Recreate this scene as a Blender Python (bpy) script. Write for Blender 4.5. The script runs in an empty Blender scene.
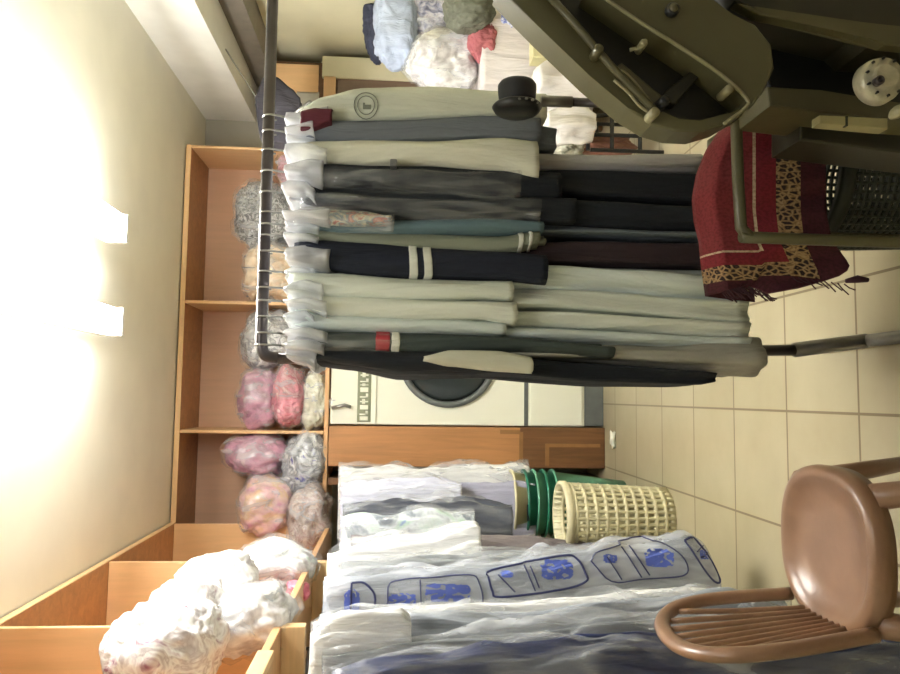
import bpy, bmesh, math, random
from mathutils import Vector, Matrix, noise
from mathutils.bvhtree import BVHTree

# ------------------------------------------------------------------ camera
S = bpy.context.scene
COL = S.collection
PI = math.pi
YAW, PITCH, ROLL, FPX = 0.0802, -0.0739, 0.0187, 738.7
CAMPOS = Vector((0, 0, 1.5))
_F = Vector((math.sin(YAW) * math.cos(PITCH), math.cos(YAW) * math.cos(PITCH), math.sin(PITCH)))
_R0 = Vector((math.cos(YAW), -math.sin(YAW), 0))
_U0 = _R0.cross(_F)
_R = _R0 * math.cos(ROLL) + _U0 * math.sin(ROLL)
_U = _U0 * math.cos(ROLL) - _R0 * math.sin(ROLL)
cam_d = bpy.data.cameras.new('camera')
cam = bpy.data.objects.new('camera', cam_d)
COL.objects.link(cam)
cam_d.sensor_width = 36
cam_d.lens = FPX / 900 * 36
cam_d.clip_start = 0.02
X, Y, Z = -_U, _R, -_F          # the phone was held on its side: the picture's up is the room's right
cam.matrix_world = Matrix(((X.x, Y.x, Z.x, CAMPOS.x), (X.y, Y.y, Z.y, CAMPOS.y), (X.z, Y.z, Z.z, CAMPOS.z), (0, 0, 0, 1)))
S.camera = cam

# ------------------------------------------------------------------ world, exposure, colour
S.view_settings.view_transform = 'Standard'
S.view_settings.look = 'None'
S.view_settings.exposure = 1.15
S.view_settings.gamma = 1
S.view_settings.use_curve_mapping = False
W = bpy.data.worlds.new('world')
S.world = W
W.use_nodes = True
W.node_tree.nodes['Background'].inputs[0].default_value = (1.0, 0.98, 0.93, 1)
W.node_tree.nodes['Background'].inputs[1].default_value = 0.10
TUBE_STRENGTH = 62.0


def ray(ix, iy):
    u, v = (674 - iy) - 337, ix - 450
    return _F + _R * (u / FPX) - _U * (v / FPX)


def at(ix, iy, D):
    r = ray(ix, iy)
    return CAMPOS + r * (D / r.y)


def atz(ix, iy, z):
    r = ray(ix, iy)
    return CAMPOS + r * ((z - 1.5) / r.z)


# ------------------------------------------------------------------ materials
def lin(c):
    return tuple(((v / 255) / 12.92 if v / 255 <= 0.04045 else ((v / 255 + 0.055) / 1.055) ** 2.4) for v in c) + (1,)


class NT:
    def __init__(self, name):
        self.m = bpy.data.materials.new(name)
        self.m.use_nodes = True
        self.t = self.m.node_tree
        self.p = self.t.nodes['Principled BSDF']
        self.out = self.t.nodes['Material Output']
        self.co = self.t.nodes.new('ShaderNodeTexCoord')

    def n(self, kind, **kw):
        o = self.t.nodes.new('ShaderNode' + kind)
        for k, v in kw.items():
            if k.startswith('i_'):
                o.inputs[k[2:].replace('_', ' ')].default_value = v
            else:
                setattr(o, k, v)
        return o

    def l(self, a, b):
        self.t.links.new(a, b)

    def mapping(self, scale=(1, 1, 1), loc=(0, 0, 0), src='Object'):
        mp = self.n('Mapping')
        mp.inputs['Scale'].default_value = scale
        mp.inputs['Location'].default_value = loc
        self.l(self.co.outputs[src], mp.inputs['Vector'])
        return mp.outputs[0]

    def noise(self, vec, scale, detail=4, rough=0.5, dist=0):
        t = self.n('TexNoise')
        t.inputs['Scale'].default_value = scale
        t.inputs['Detail'].default_value = detail
        t.inputs['Roughness'].default_value = rough
        t.inputs['Distortion'].default_value = dist
        self.l(vec, t.inputs['Vector'])
        return t.outputs[0]

    def ramp(self, fac, stops, interp='LINEAR'):
        r = self.n('ValToRGB')
        r.color_ramp.interpolation = interp
        e = r.color_ramp.elements
        while len(e) < len(stops):
            e.new(0.5)
        for k, (p, c) in enumerate(stops):
            e[k].position = p
            e[k].color = c
        self.l(fac, r.inputs[0])
        return r.outputs[0]

    def bump(self, h, strength, dist=0.01):
        b = self.n('Bump')
        b.inputs['Strength'].default_value = strength
        b.inputs['Distance'].default_value = dist
        self.l(h, b.inputs['Height'])
        self.l(b.outputs[0], self.p.inputs['Normal'])


def dark(c, f):
    return tuple(v * f for v in c[:3]) + (1,)


def mat_plain(name, rgb, rough=0.5, metal=0.0, var=0.12, scale=12, bump=0.1, coat=0.0, emit=None):
    N = NT(name)
    c = lin(rgb)
    v = N.mapping()
    f = N.noise(v, scale)
    N.l(N.ramp(f, [(0.3, dark(c, 1 - var)), (0.7, dark(c, 1 + var))]), N.p.inputs['Base Color'])
    N.p.inputs['Roughness'].default_value = rough
    N.p.inputs['Metallic'].default_value = metal
    N.p.inputs['Coat Weight'].default_value = coat
    N.p.inputs['Coat Roughness'].default_value = 0.15
    if bump:
        N.bump(N.noise(v, scale * 6), bump, 0.004)
    return N.m


def mat_cloth(name, rgb, var=0.1, wr=0.5, coat=0.0):
    """woven cloth: long hanging creases and a fine weave"""
    N = NT(name)
    c = lin(rgb)
    v = N.mapping((15, 15, 2.2))
    f = N.noise(v, 1.0, 4, 0.55, 0.5)
    N.l(N.ramp(f, [(0.3, dark(c, 1 - var)), (0.7, dark(c, 1 + var))]), N.p.inputs['Base Color'])
    N.p.inputs['Roughness'].default_value = 0.85 if not coat else 0.5
    N.p.inputs['Coat Weight'].default_value = coat
    N.p.inputs['Coat Roughness'].default_value = 0.2
    N.bump(f, wr, 0.05)
    return N.m


def mat_wood(name, rgb, rough=0.42, axis='z', var=0.16):
    N = NT(name)
    c = lin(rgb)
    sc = {'z': (22, 22, 1.6), 'x': (1.6, 22, 22), 'y': (22, 1.6, 22)}[axis]
    v = N.mapping(sc)
    f = N.noise(v, 1.0, 6, 0.65, 0.6)
    N.l(N.ramp(f, [(0.25, dark(c, 1 - var)), (0.75, dark(c, 1 + var))]), N.p.inputs['Base Color'])
    N.p.inputs['Roughness'].default_value = rough
    N.bump(f, 0.08, 0.003)
    return N.m


def mat_pattern(name, cols, scale=9, rough=0.4, coat=0.4, dist=1.5):
    """printed blanket cloth: blotches of several colours"""
    N = NT(name)
    v = N.mapping()
    f = N.noise(v, scale, 3, 0.55, dist)
    st = [(0.30 + 0.40 * k / max(1, len(cols) - 1), lin(c)) for k, c in enumerate(cols)]
    N.l(N.ramp(f, st), N.p.inputs['Base Color'])
    N.p.inputs['Roughness'].default_value = rough
    N.p.inputs['Coat Weight'].default_value = coat
    N.p.inputs['Coat Roughness'].default_value = 0.12
    N.bump(N.noise(v, scale * 1.4, 3, 0.5, 1.5), 0.35, 0.03)
    return N.m


def mat_film(name, tint=(240, 243, 246), lo=0.04, hi=0.42, scale=14, rough=0.16):
    """thin crinkled clear plastic film"""
    N = NT(name)
    N.p.inputs['Base Color'].default_value = lin(tint)
    N.p.inputs['Roughness'].default_value = rough
    N.p.inputs['Specular IOR Level'].default_value = 0.8
    v = N.mapping((1, 1, 0.22))
    f = N.noise(v, scale, 3, 0.5, 0.8)
    N.bump(f, 0.6, 0.03)
    tr = N.n('BsdfTransparent')
    mx = N.n('MixShader')
    r = N.ramp(f, [(0.42, (lo, lo, lo, 1)), (0.70, (hi, hi, hi, 1))])
    N.l(r, mx.inputs[0])
    N.l(tr.outputs[0], mx.inputs[1])
    N.l(N.p.outputs[0], mx.inputs[2])
    N.l(mx.outputs[0], N.out.inputs[0])
    return N.m


def mat_emit(name, rgb, strength):
    N = NT(name)
    N.p.inputs['Base Color'].default_value = (1, 1, 1, 1)
    N.p.inputs['Emission Color'].default_value = rgb
    N.p.inputs['Emission Strength'].default_value = strength
    return N.m


# ------------------------------------------------------------------ object helpers
def tag(o, label=None, cat=None, group=None, kind=None):
    if label:
        o['label'] = label
    if cat:
        o['category'] = cat
    if group:
        o['group'] = group
    if kind:
        o['kind'] = kind
    return o


def thing(name, label, cat, loc=(0, 0, 0), rz=0, group=None):
    o = bpy.data.objects.new(name, None)
    COL.objects.link(o)
    o.empty_display_size = 0.1
    o.location = loc
    o.rotation_euler = (0, 0, rz)
    bpy.context.view_layer.update()
    return tag(o, label, cat, group)


def world_of(o):
    m = Matrix.LocRotScale(o.location, o.rotation_euler, o.scale)
    return world_of(o.parent) @ m if o.parent else m


def link(name, bm, mat, parent=None, smooth=False, world=True, label=None):
    """link a bmesh as one object; vertices are in world space when world is True"""
    me = bpy.data.meshes.new(name)
    if parent is not None and world:
        bm.transform(world_of(parent).inverted())
    bmesh.ops.recalc_face_normals(bm, faces=bm.faces[:])
    bm.to_mesh(me)
    bm.free()
    if smooth:
        for p in me.polygons:
            p.use_smooth = True
    me.materials.append(mat)
    o = bpy.data.objects.new(name, me)
    COL.objects.link(o)
    if parent is not None:
        o.parent = parent
    if label:
        o['label'] = label
    return o


def bm_new():
    return bmesh.new()


def box(bm, x0, x1, y0, y1, z0, z1, bev=0.0):
    r = bmesh.ops.create_cube(bm, size=1)
    vs = r['verts']
    for v in vs:
        v.co = Vector(((x0 + x1) / 2 + v.co.x * (x1 - x0), (y0 + y1) / 2 + v.co.y * (y1 - y0), (z0 + z1) / 2 + v.co.z * (z1 - z0)))
    if bev:
        es = list({e for v in vs for e in v.link_edges})
        bmesh.ops.bevel(bm, geom=es, offset=bev, segments=2, affect='EDGES', profile=0.5)
    return bm


def bxo(name, dims, mat, parent=None, bev=0.004, label=None):
    return link(name, box(bm_new(), *dims, bev=bev), mat, parent, label=label)


def tube(bm, pts, r, n=12, close=False, radii=None, flat=1.0):
    pts = [Vector(p) for p in pts]
    m = len(pts)
    rings = []
    up = None
    for i, p in enumerate(pts):
        a = pts[(i - 1) % m] if (i > 0 or close) else p
        b = pts[(i + 1) % m] if (i < m - 1 or close) else p
        t = (b - a).normalized()
        if up is None:
            up = Vector((0, 0, 1)) if abs(t.z) < 0.9 else Vector((0, 1, 0))
        s = t.cross(up)
        if s.length < 1e-5:
            s = t.cross(Vector((1, 0, 0)))
        s.normalize()
        up = s.cross(t).normalized()
        rr = radii[i] if radii else r
        rings.append([bm.verts.new(p + s * math.cos(k * 2 * PI / n) * rr + up * math.sin(k * 2 * PI / n) * rr * flat) for k in range(n)])
    for i in range(m if close else m - 1):
        A, B = rings[i], rings[(i + 1) % m]
        for k in range(n):
            bm.faces.new((A[k], A[(k + 1) % n], B[(k + 1) % n], B[k]))
    if not close:
        bm.faces.new(rings[0][::-1])
        bm.faces.new(rings[-1])
    return bm


def smooth_path(pts, sub=6):
    """Catmull-Rom through the points"""
    P = [Vector(p) for p in pts]
    P = [P[0] * 2 - P[1]] + P + [P[-1] * 2 - P[-2]]
    out = []
    for i in range(1, len(P) - 2):
        for k in range(sub):
            t = k / sub
            a, b, c, d = P[i - 1], P[i], P[i + 1], P[i + 2]
            out.append(0.5 * ((2 * b) + (c - a) * t + (2 * a - 5 * b + 4 * c - d) * t * t + (3 * b - a - 3 * c + d) * t ** 3))
    out.append(P[-2])
    return out


def prism(bm, pts, D, th, bev=0.0):
    """outline (picture points) standing at distance D with thickness th away from the viewer"""
    w = [at(ix, iy, D) for ix, iy in pts]
    A = [bm.verts.new(p) for p in w]
    B = [bm.verts.new(p + Vector((0, th, 0))) for p in w]
    fs = [bm.faces.new(A), bm.faces.new(B[::-1])]
    n = len(w)
    for k in range(n):
        fs.append(bm.faces.new((A[k], B[k], B[(k + 1) % n], A[(k + 1) % n])))
    if bev:
        es = list({e for f in fs[:2] for e in f.edges})
        bmesh.ops.bevel(bm, geom=es, offset=bev, segments=3, affect='EDGES', profile=0.6)
    return bm


def lathe(bm, prof, cx, cy, n=40, cap_b=False, sy=1.0):
    rings = []
    for r, z in prof:
        rings.append([bm.verts.new((cx + r * math.cos(k * 2 * PI / n), cy + sy * r * math.sin(k * 2 * PI / n), z)) for k in range(n)])
    for A, B in zip(rings, rings[1:]):
        for k in range(n):
            bm.faces.new((A[k], A[(k + 1) % n], B[(k + 1) % n], B[k]))
    if cap_b:
        bm.faces.new(rings[0][::-1])
    return bm


def interp(st, n):
    """resample stations (x, y1, y2) evenly with smooth easing"""
    out = []
    x0, x1 = st[0][0], st[-1][0]
    for i in range(n + 1):
        x = x0 + (x1 - x0) * i / n
        for a, b in zip(st, st[1:]):
            if x <= b[0] + 1e-6:
                t = (x - a[0]) / max(1e-6, b[0] - a[0])
                t = t * t * (3 - 2 * t) * 0.5 + t * 0.5
                out.append((x, a[1] + (b[1] - a[1]) * t, a[2] + (b[2] - a[2]) * t))
                break
    return out


def loft(bm, st, D, hy, rows=36, N=40, boxy=0.7, folds=6, amp=0.1, seed=0, grow=0.0, xr=None, crumple=0.0, topr=0.35):
    """hanging cloth: horizontal rings; the outline's width is read from the photograph at its own
    distance D, the depth is hy (half)"""
    ss = interp(st, rows)
    if xr:
        ss = [s for s in ss if xr[0] <= s[0] <= xr[1]]
    rings = []
    x0, x1 = st[0][0], st[-1][0]
    for s in ss:
        v = (s[0] - x0) / (x1 - x0)
        Dm = D + (hy * .6 if hy < .1 else .012)
        a, b = at(s[0], s[1], Dm), at(s[0], s[2], Dm)
        cx, hx, z = (a.x + b.x) / 2, abs(a.x - b.x) / 2 + grow, (a.z + b.z) / 2
        e = min(1, topr + (1 - topr) * math.sqrt(min(1, v / 0.07)))
        hyy = (hy + grow) * e
        ring = []
        for k in range(N):
            t = 2 * PI * k / N
            c, s_ = math.cos(t), math.sin(t)
            px = math.copysign(abs(c) ** boxy, c)
            py = math.copysign(abs(s_) ** boxy, s_)
            f = 1 + amp * (0.35 + 0.65 * v) * math.sin(folds * t + seed * 1.7 + 1.6 * math.sin(v * 3 + seed))
            q = noise.noise(Vector((px * 1.3 + seed * 3.1, py * 1.3, z * 5 + seed)))
            f += q * (amp * 1.2 + crumple)
            if crumple:
                f += crumple * (abs(noise.noise(Vector((px * 5 + seed, py * 5, z * 6)))) + .5 * abs(noise.noise(Vector((px * 9, py * 9 + seed, z * 14)))))
            ring.append(bm.verts.new((cx + hx * px * f, D + hy + hyy * py * (1 + (f - 1) * 0.6), z + 0.006 * q)))
        rings.append(ring)
    for A, B in zip(rings, rings[1:]):
        for k in range(N):
            bm.faces.new((A[k], A[(k + 1) % N], B[(k + 1) % N], B[k]))
    bm.faces.new(rings[0])
    bm.faces.new(rings[-1][::-1])
    return bm


def bvh_of(o):
    bm = bmesh.new()
    bm.from_mesh(o.data)
    bm.transform(world_of(o))
    t = BVHTree.FromBMesh(bm)
    bm.free()
    return t


def stick(bvh, ix, iy, D, off=0.003):
    """point of a printed mark: dropped straight back (+y) on to the surface it is printed on"""
    p = at(ix, iy, D)
    h = bvh.ray_cast(Vector((p.x, D - 0.5, p.z)), Vector((0, 1, 0)), 1.5)
    return (h[0] - Vector((0, off, 0))) if h[0] else None


def print_line(bm, bvh, pts, D, r=0.003, closed=False):
    pp = []
    if closed:
        pts = pts + [pts[0]]
    for a, b in zip(pts, pts[1:]):
        n = max(1, int(math.hypot(a[0] - b[0], a[1] - b[1]) / 3))
        for k in range(n):
            pp.append(stick(bvh, a[0] + (b[0] - a[0]) * k / n, a[1] + (b[1] - a[1]) * k / n, D))
    pp.append(stick(bvh, pts[-1][0], pts[-1][1], D))
    pp = [p for p in pp if p]
    if len(pp) > 1:
        tube(bm, pp, r, 5, flat=0.6)
    return bm


def print_patch(bm, bvh, x0, x1, y0, y1, D, nx=14, ny=8, rag=0.0, seed=0, off=0.0025):
    V = {}
    for i in range(nx + 1):
        for j in range(ny + 1):
            V[i, j] = stick(bvh, x0 + (x1 - x0) * i / nx, y0 + (y1 - y0) * j / ny, D, off)
    W_ = {k: (bm.verts.new(p) if p else None) for k, p in V.items()}
    for i in range(nx):
        for j in range(ny):
            if rag and (noise.noise(Vector((i * 0.13 + seed, j * 0.18, seed))) > rag or ((i - nx / 2) / (nx / 2)) ** 4 + ((j - ny / 2) / (ny / 2)) ** 4 + .5 * noise.noise(Vector((i * .15, j * .15, seed + 9))) > .9):
                continue
            q = [W_[i, j], W_[i + 1, j], W_[i + 1, j + 1], W_[i, j + 1]]
            if all(q):
                bm.faces.new(q)
    for v in [v for v in bm.verts if not v.link_faces]:
        bm.verts.remove(v)
    return bm


# ------------------------------------------------------------------ palette
M_ceil = mat_plain('ceiling paint', (238, 234, 214), 0.5, var=0.04, scale=3, bump=0.05)
M_wall = mat_plain('cream wall paint', (226, 220, 186), 0.6, var=0.05, scale=4)
M_wallback = mat_plain('grey wall paint', (178, 174, 160), 0.6, var=0.08, scale=3)
M_beam = mat_plain('white beam paint', (235, 234, 226), 0.5, var=0.05, scale=5)
M_wood = mat_wood('orange veneer', (222, 180, 130), var=0.1)
M_wood_x = mat_wood('orange veneer across', (212, 166, 118), axis='x')
M_wood_back = mat_wood('veneer back board', (228, 186, 152), axis='z', var=0.08)
M_wood_edge = mat_wood('pale wood edge', (228, 190, 140), axis='x')
M_wood_dark = mat_wood('brown post wood', (174, 124, 78), axis='z', var=0.25)
M_wood_stain = mat_wood('worn dark wood', (106, 72, 42), axis='z', var=0.4)
M_dark = mat_plain('black plastic', (22, 24, 26), 0.35)
M_white = mat_plain('machine enamel', (240, 240, 222), 0.3, var=0.02, scale=3, bump=0.0)
M_grey = mat_plain('grey plastic', (96, 100, 98), 0.35)
M_steel = mat_plain('brushed steel', (150, 150, 146), 0.3, 0.8)
M_pipe = mat_plain('dark steel pipe', (74, 68, 68), 0.3, 0.55)
M_pipe2 = mat_plain('grey outer tube', (128, 126, 122), 0.35, 0.5)
M_olive = mat_plain('olive enamel', (84, 80, 54), 0.4, var=0.12, scale=7)
M_olive2 = mat_plain('dark olive enamel', (44, 42, 30), 0.42, var=0.15, scale=7)
M_cream = mat_plain('cream plastic', (204, 196, 160), 0.4)
M_dull = mat_plain('dull pale fitting', (138, 132, 100), 0.4)
M_green = mat_plain('green plastic', (40, 112, 90), 0.3)
M_greendark = mat_plain('dark green plastic', (34, 40, 28), 0.5)
M_terra = mat_plain('brown chair plastic', (134, 101, 77), 0.36, var=0.2, scale=6, coat=0.2)
M_film = mat_film('clear film')
M_filmw = mat_film('whitened film', (246, 248, 252), 0.45, 0.9, 9, 0.3)
M_filmg = mat_film('thin printed film', (236, 240, 248), 0.2, 0.62, 9, 0.25)
M_bluep = mat_plain('blue print', (78, 96, 176), 0.5, bump=0)
M_navyp = mat_plain('navy print', (40, 46, 92), 0.5, bump=0)
M_blank = mat_plain('black porthole glass', (44, 50, 50), 0.08, var=0.05, bump=0)
M_chrome = mat_plain('bright chrome', (200, 200, 196), 0.18, 0.9)
M_tube = mat_emit('tube light', (1.0, 0.995, 0.975, 1), TUBE_STRENGTH)

# floor: square cream tiles with darker joints
NF = NT('cream floor tiles')
TS, TX, TY = 0.4427, -0.0405, 3.1808
vec = NF.mapping((1, 1, 1), (-TX + 40 * TS, -TY + 40 * TS, 0))
br = NF.n('TexBrick')
br.offset = 0
br.squash = 1
NF.l(vec, br.inputs['Vector'])
br.inputs['Color1'].default_value = lin((164, 154, 126))
br.inputs['Color2'].default_value = lin((171, 162, 134))
br.inputs['Mortar'].default_value = lin((112, 98, 72))
br.inputs['Scale'].default_value = 1
br.inputs['Mortar Size'].default_value = 0.0055
br.inputs['Mortar Smooth'].default_value = 0.3
br.inputs['Brick Width'].default_value = TS
br.inputs['Row Height'].default_value = TS
mix = NF.n('MixRGB', blend_type='MULTIPLY')
mix.inputs[0].default_value = 1
NF.l(br.outputs[0], mix.inputs[1])
NF.l(NF.ramp(NF.noise(vec, 3.0, 5, 0.6), [(0.3, (0.86, 0.84, 0.8, 1)), (0.7, (1, 1, 1, 1))]), mix.inputs[2])
NF.l(mix.outputs[0], NF.p.inputs['Base Color'])
NF.p.inputs['Roughness'].default_value = 0.3
NF.bump(br.outputs[1], -0.2, 0.003)
M_floor = NF.m

# ------------------------------------------------------------------ setting
XL, XR, YB, ZC = -1.40, 2.62, 5.72, 3.0
bxs = lambda name, dims, mat: tag(bxo(name, dims, mat, bev=0), kind='structure')
bxs('floor', (XL - .1, XR + .1, -2.2, YB + .1, -0.1, 0), M_floor)
bxs('ceiling', (XL - .1, XR + .1, -2.2, YB + .1, ZC, ZC + .1), M_ceil)
bxs('wall_back', (XL - .1, XR + .1, YB, YB + .1, 0, ZC), M_wallback)
bxs('wall_left', (XL - .1, XL, -2.2, YB, 0, ZC), M_wall)
bxs('wall_right', (XR, XR + .1, -2.2, YB, 0, ZC), M_wall)
bxs('trim_1', (2.12, XR, 0.2, YB, 2.62, ZC), M_beam)        # boxed-in beam along the right wall
bxs('trim_2', (2.40, XR, 3.4, YB, 2.47, 2.62), mat_plain('grey wall strip', (120, 112, 100), 0.6))  # grey strip below the beam along the right wall

# ceiling lamp: a twin tube batten hung just under the ceiling
def tube_lamp(x, y0, y1, label, mt=None):
    z = 2.84
    t = thing('ceiling_lamp', label, 'ceiling lamp', (x, (y0 + y1) / 2, ZC))
    bxo('housing', (x - .07, x + .07, y0, y1, z + .035, z + .085), M_beam, t)
    for s in (-1, 1):
        link('tube', tube(bm_new(), [(x + s * .045, y0 + .03, z), (x + s * .045, y1 - .03, z)], .016, 14), mt or M_tube, t, True)
    for yy in (y0, y1 - .03):
        bxo('end_cap', (x - .07, x + .07, yy, yy + .03, z - .02, z + .04), M_beam, t)
    for yy in (y0 + .2, y1 - .2):
        link('rod', tube(bm_new(), [(x, yy, z + .08), (x, yy, ZC)], .006, 8), M_steel, t)

tube_lamp(0.34, 2.3, 3.7, 'white twin tube batten lamp glowing under the ceiling, the left one of two')
tube_lamp(0.80, 2.3, 3.7, 'white twin tube batten lamp glowing under the ceiling, nearer the white beam')

tube_lamp(0.2, 0.1, 1.3, 'added twin tube batten lamp above the camera, out of view, brightening the rack clothes', mat_emit('added tube light', (1.0, 0.995, 0.985, 1), 19))  # extra lamp out of view, added to brighten the fronts of the rack clothes

# ------------------------------------------------------------------ shelf units
XF, YF = -0.877, 5.2          # front planes of the left and back cabinets
ZB = 1.94
lc = thing('cubby_cabinet', 'long orange wood cubby shelf along the left wall, up against the ceiling', 'shelf', (XL, 3.4, ZB))
bxo('back_panel', (XL, XL + .015, 1.6, YF, ZB, 2.97), M_wood_back, lc)
bxo('top_board', (XL, XF, 1.6, YF, 2.955, 2.985), M_wood_dark, lc)
bxo('bottom_board', (XL, XF, 2.62, YF, ZB - .03, ZB), M_wood_x, lc)
for y in (1.6, 2.93, 4.02, 5.16):
    bxo('divider', (XL, XF, y, y + .022, ZB, 2.955), M_wood, lc)
for k in range(9):
    y = 1.72 + k * .1
    bxo('slat', (XL, XF - .02, y, y + .055, ZB - .03, ZB - .008), M_wood_edge, lc)
bxo('slat_rail', (XF - .02, XF + .012, 1.6, 2.62, ZB - .05, ZB + .005), M_wood_edge, lc)
bxo('edge_strip', (XF, XF + .006, 1.6, YF, 2.955, 2.99), M_wood_edge, lc)
for y in (2.93, 4.02):
    bxo('bracket', (XL + .02, XF, y - .02, y + .03, ZB - .12, ZB - .03), M_wood_edge, lc)

xa = at(250, 242, YF).x
zb2 = at(325, 380, YF).z
xe = at(250, 147, YF).x
bc = thing('cubby_cabinet', 'orange wood cubby shelf on the back wall full of bagged bundles', 'shelf', (0.4, YB, zb2))
bxo('back_panel', (XL + .02, xe, YB - .03, YB - .015, zb2, 2.97), M_wood_back, bc)
bxo('top_board', (XL + .02, xe, YF + .003, YB - .03, 2.955, 2.985), M_wood_dark, bc)
bxo('bottom_board', (XL + .02, xe, YF + .003, YB - .03, zb2 - .03, zb2), M_wood_x, bc)
for px, py in ((250, 432), (250, 303)):
    x = at(px, py, YF).x
    bxo('divider', (x - .011, x + .011, YF, YB - .03, zb2, 2.955), M_wood, bc)
bxo('end_panel', (xe - .02, xe, YF, YB - .03, zb2, 2.955), M_wood, bc)
bxo('edge_strip', (XF, xe, YF - .005, YF, 2.955, 2.99), M_wood_edge, bc)
print('xa', xa, 'xe', xe, 'zb2', zb2)

# brown post panel beside the machine
xp0, xp1 = at(450, 467, YF).x, at(450, 427, YF).x
pp = thing('wood_post', 'brown wooden post panel with worn dark foot beside the white machine', 'post', ((xp0 + xp1) / 2, YF, 0))
zst = at(520, 440, YF).z
bxo('upper_board', (xp0, xp1, YF, YB - .01, zst, zb2 - .035), M_wood_dark, pp)
bxo('worn_foot', (xp0 - .004, xp1 + .004, YF - .004, YB - .01, 0.0, zst), M_wood_stain, pp, label='darker worn foot')
bm = bm_new()
for (a, b, c, d) in ((500, 520, 430, 434), (519, 523, 432, 462), (545, 600, 444, 447), (545, 549, 447, 466)):
    p, q = at(a, d, YF), at(b, c, YF)
    box(bm, min(p.x, q.x), max(p.x, q.x), YF - .007, YF - .004, min(p.z, q.z), max(p.z, q.z))
link('tape_mark', bm, mat_plain('old tape', (136, 98, 56), 0.5), pp)
# dark board added in place of the shadow left of the clothes bay
nb0, nb1 = at(330, 478, YF).x, at(330, 467, YF).x
tag(bxo('shade_board', (nb0 - .05, nb0, 5.22, YB - .01, 0, zb2 - .035), M_wood_stain), 'dark brown board standing in for the shadow behind the far bagged shirts', 'board')

# ------------------------------------------------------------------ big white machine
xm0, xm1 = xp1 + .01, at(450, 288, YF).x
YM = YF + .02
wm = thing('cleaning_machine', 'white laundry machine with round dark porthole behind the hanging clothes', 'washing machine', ((xm0 + xm1) / 2, YM, 0))
zt = zb2 - .04
bxo('body', (xm0, xm1, YM, YB - .02, .14, zt), M_white, wm, .01)
bxo('kick_base', (xm0 + .005, xm1 - .005, YM + .01, YB - .03, 0, .14), M_grey, wm, label='dark grey kick base')
z1, z2 = at(528, 420, YM).z, at(524, 420, YM).z
bxo('panel_gap', (xm0 + .002, xm1 - .002, YM - .003, YM + .004, z1, z2), M_grey, wm, 0)
z1, z2 = at(582, 420, YM).z, at(530, 420, YM).z
bxo('lower_panel', (xm0 + .01, xm1 - .01, YM - .008, YM, z1, z2), M_white, wm)
z1 = at(376, 420, YM).z
bxo('control_panel', (xm0 + .004, xm1 - .004, YM - .014, YM, z1, zt - .01), M_white, wm)
za, zc_ = at(370.5, 420, YM).z, at(357, 420, YM).z
xs0, xs1 = at(360, 422, YM).x, at(360, 300, YM).x
bxo('name_strip', (xs0, xs1, YM - .018, YM - .012, za, zc_), mat_plain('grey green plate', (128, 132, 104), 0.4), wm, label='grey strip with worn pale lettering')
bm = bm_new()
xx = xs0 + .012
random.seed(5)
hgt = (zc_ - za)
for k in range(16):          # the lettering is too worn to read: pale letter-sized marks
    w = random.uniform(.018, .034)
    if k in (0, 2, 5, 9):
        box(bm, xx, xx + w, YM - .0205, YM - .0178, za + hgt * .2, za + hgt * .8, .0012)
    elif k % 3 == 1:
        box(bm, xx, xx + w * .35, YM - .0205, YM - .0178, za + hgt * .2, za + hgt * .82)
        box(bm, xx, xx + w, YM - .0205, YM - .0178, za + hgt * .2, za + hgt * .38)
    else:
        box(bm, xx, xx + w, YM - .0205, YM - .0178, za + hgt * .42, za + hgt * .66, .0012)
        box(bm, xx + w * .3, xx + w * .6, YM - .0205, YM - .0178, za + hgt * .2, za + hgt * .8, .0012)
    xx += w + .009
link('lettering', bm, M_white, wm)
pc = at(448, 358, YM)
pr = abs(at(398, 358, YM).z - at(497, 358, YM).z) / 2
def disc_y(bm, c, prof, n=56):
    rings = []
    for r, y in prof:
        rings.append([bm.verts.new((c.x + r * math.cos(k * 2 * PI / n), y, c.z + r * math.sin(k * 2 * PI / n))) for k in range(n)])
    for A, B in zip(rings, rings[1:]):
        for k in range(n):
            bm.faces.new((A[k], A[(k + 1) % n], B[(k + 1) % n], B[k]))
    bm.faces.new(rings[0])
    bm.faces.new(rings[-1])
    return bm
dr = link('door_ring', disc_y(bm_new(), pc, [(pr, YM + .002), (pr, YM - .02), (pr * .97, YM - .035), (pr * .9, YM - .035), (pr * .87, YM - .01), (pr * .87, YM)]), M_grey, wm, True)
link('door_glass', disc_y(bm_new(), pc, [(pr * .87, YM - .012), (pr * .8, YM - .02), (pr * .4, YM - .032), (.01, YM - .035)]), M_blank, wm, True)
bm = bm_new()
tube(bm, [at(332, 408, YM) - Vector((0, .04, 0)), at(345, 405, YM) - Vector((0, .04, 0)), at(351, 407, YM) - Vector((0, .03, 0))], .012, 10)
link('handle', bm, M_steel, wm, True)

# ------------------------------------------------------------------ wardrobe at the right end of the back wall
def boxpx(name, x0, x1, y0, y1, D, th, mat, parent, bev=.003, **k):
    a, b = at(x0, y1, D), at(x1, y0, D)
    return bxo(name, (min(a.x, b.x), max(a.x, b.x), D, D + th, min(a.z, b.z), max(a.z, b.z)), mat, parent, bev, **k)
wd = thing('wardrobe', 'brown wood cupboard with cream edge behind the hung pale green jacket', 'cupboard', (2.0, 5.6, 0))
a, b = at(325, 107, 5.45), at(325, 63, 5.45)
bxo('carcass', (a.x, min(b.x, XR - .01), 5.45, YB - .01, 0, at(272, 80, 5.45).z), M_wood_stain, wd)
boxpx('upper_door', 275, 319, 65, 92, 5.43, .02, M_wood, wd, label='orange upper door')
boxpx('grey_panel', 296, 319, 92, 108, 5.43, .02, M_wallback, wd, label='grey lavender panel')
boxpx('stile', 323, 336, 76, 106, 5.42, .03, M_wood, wd)
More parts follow.
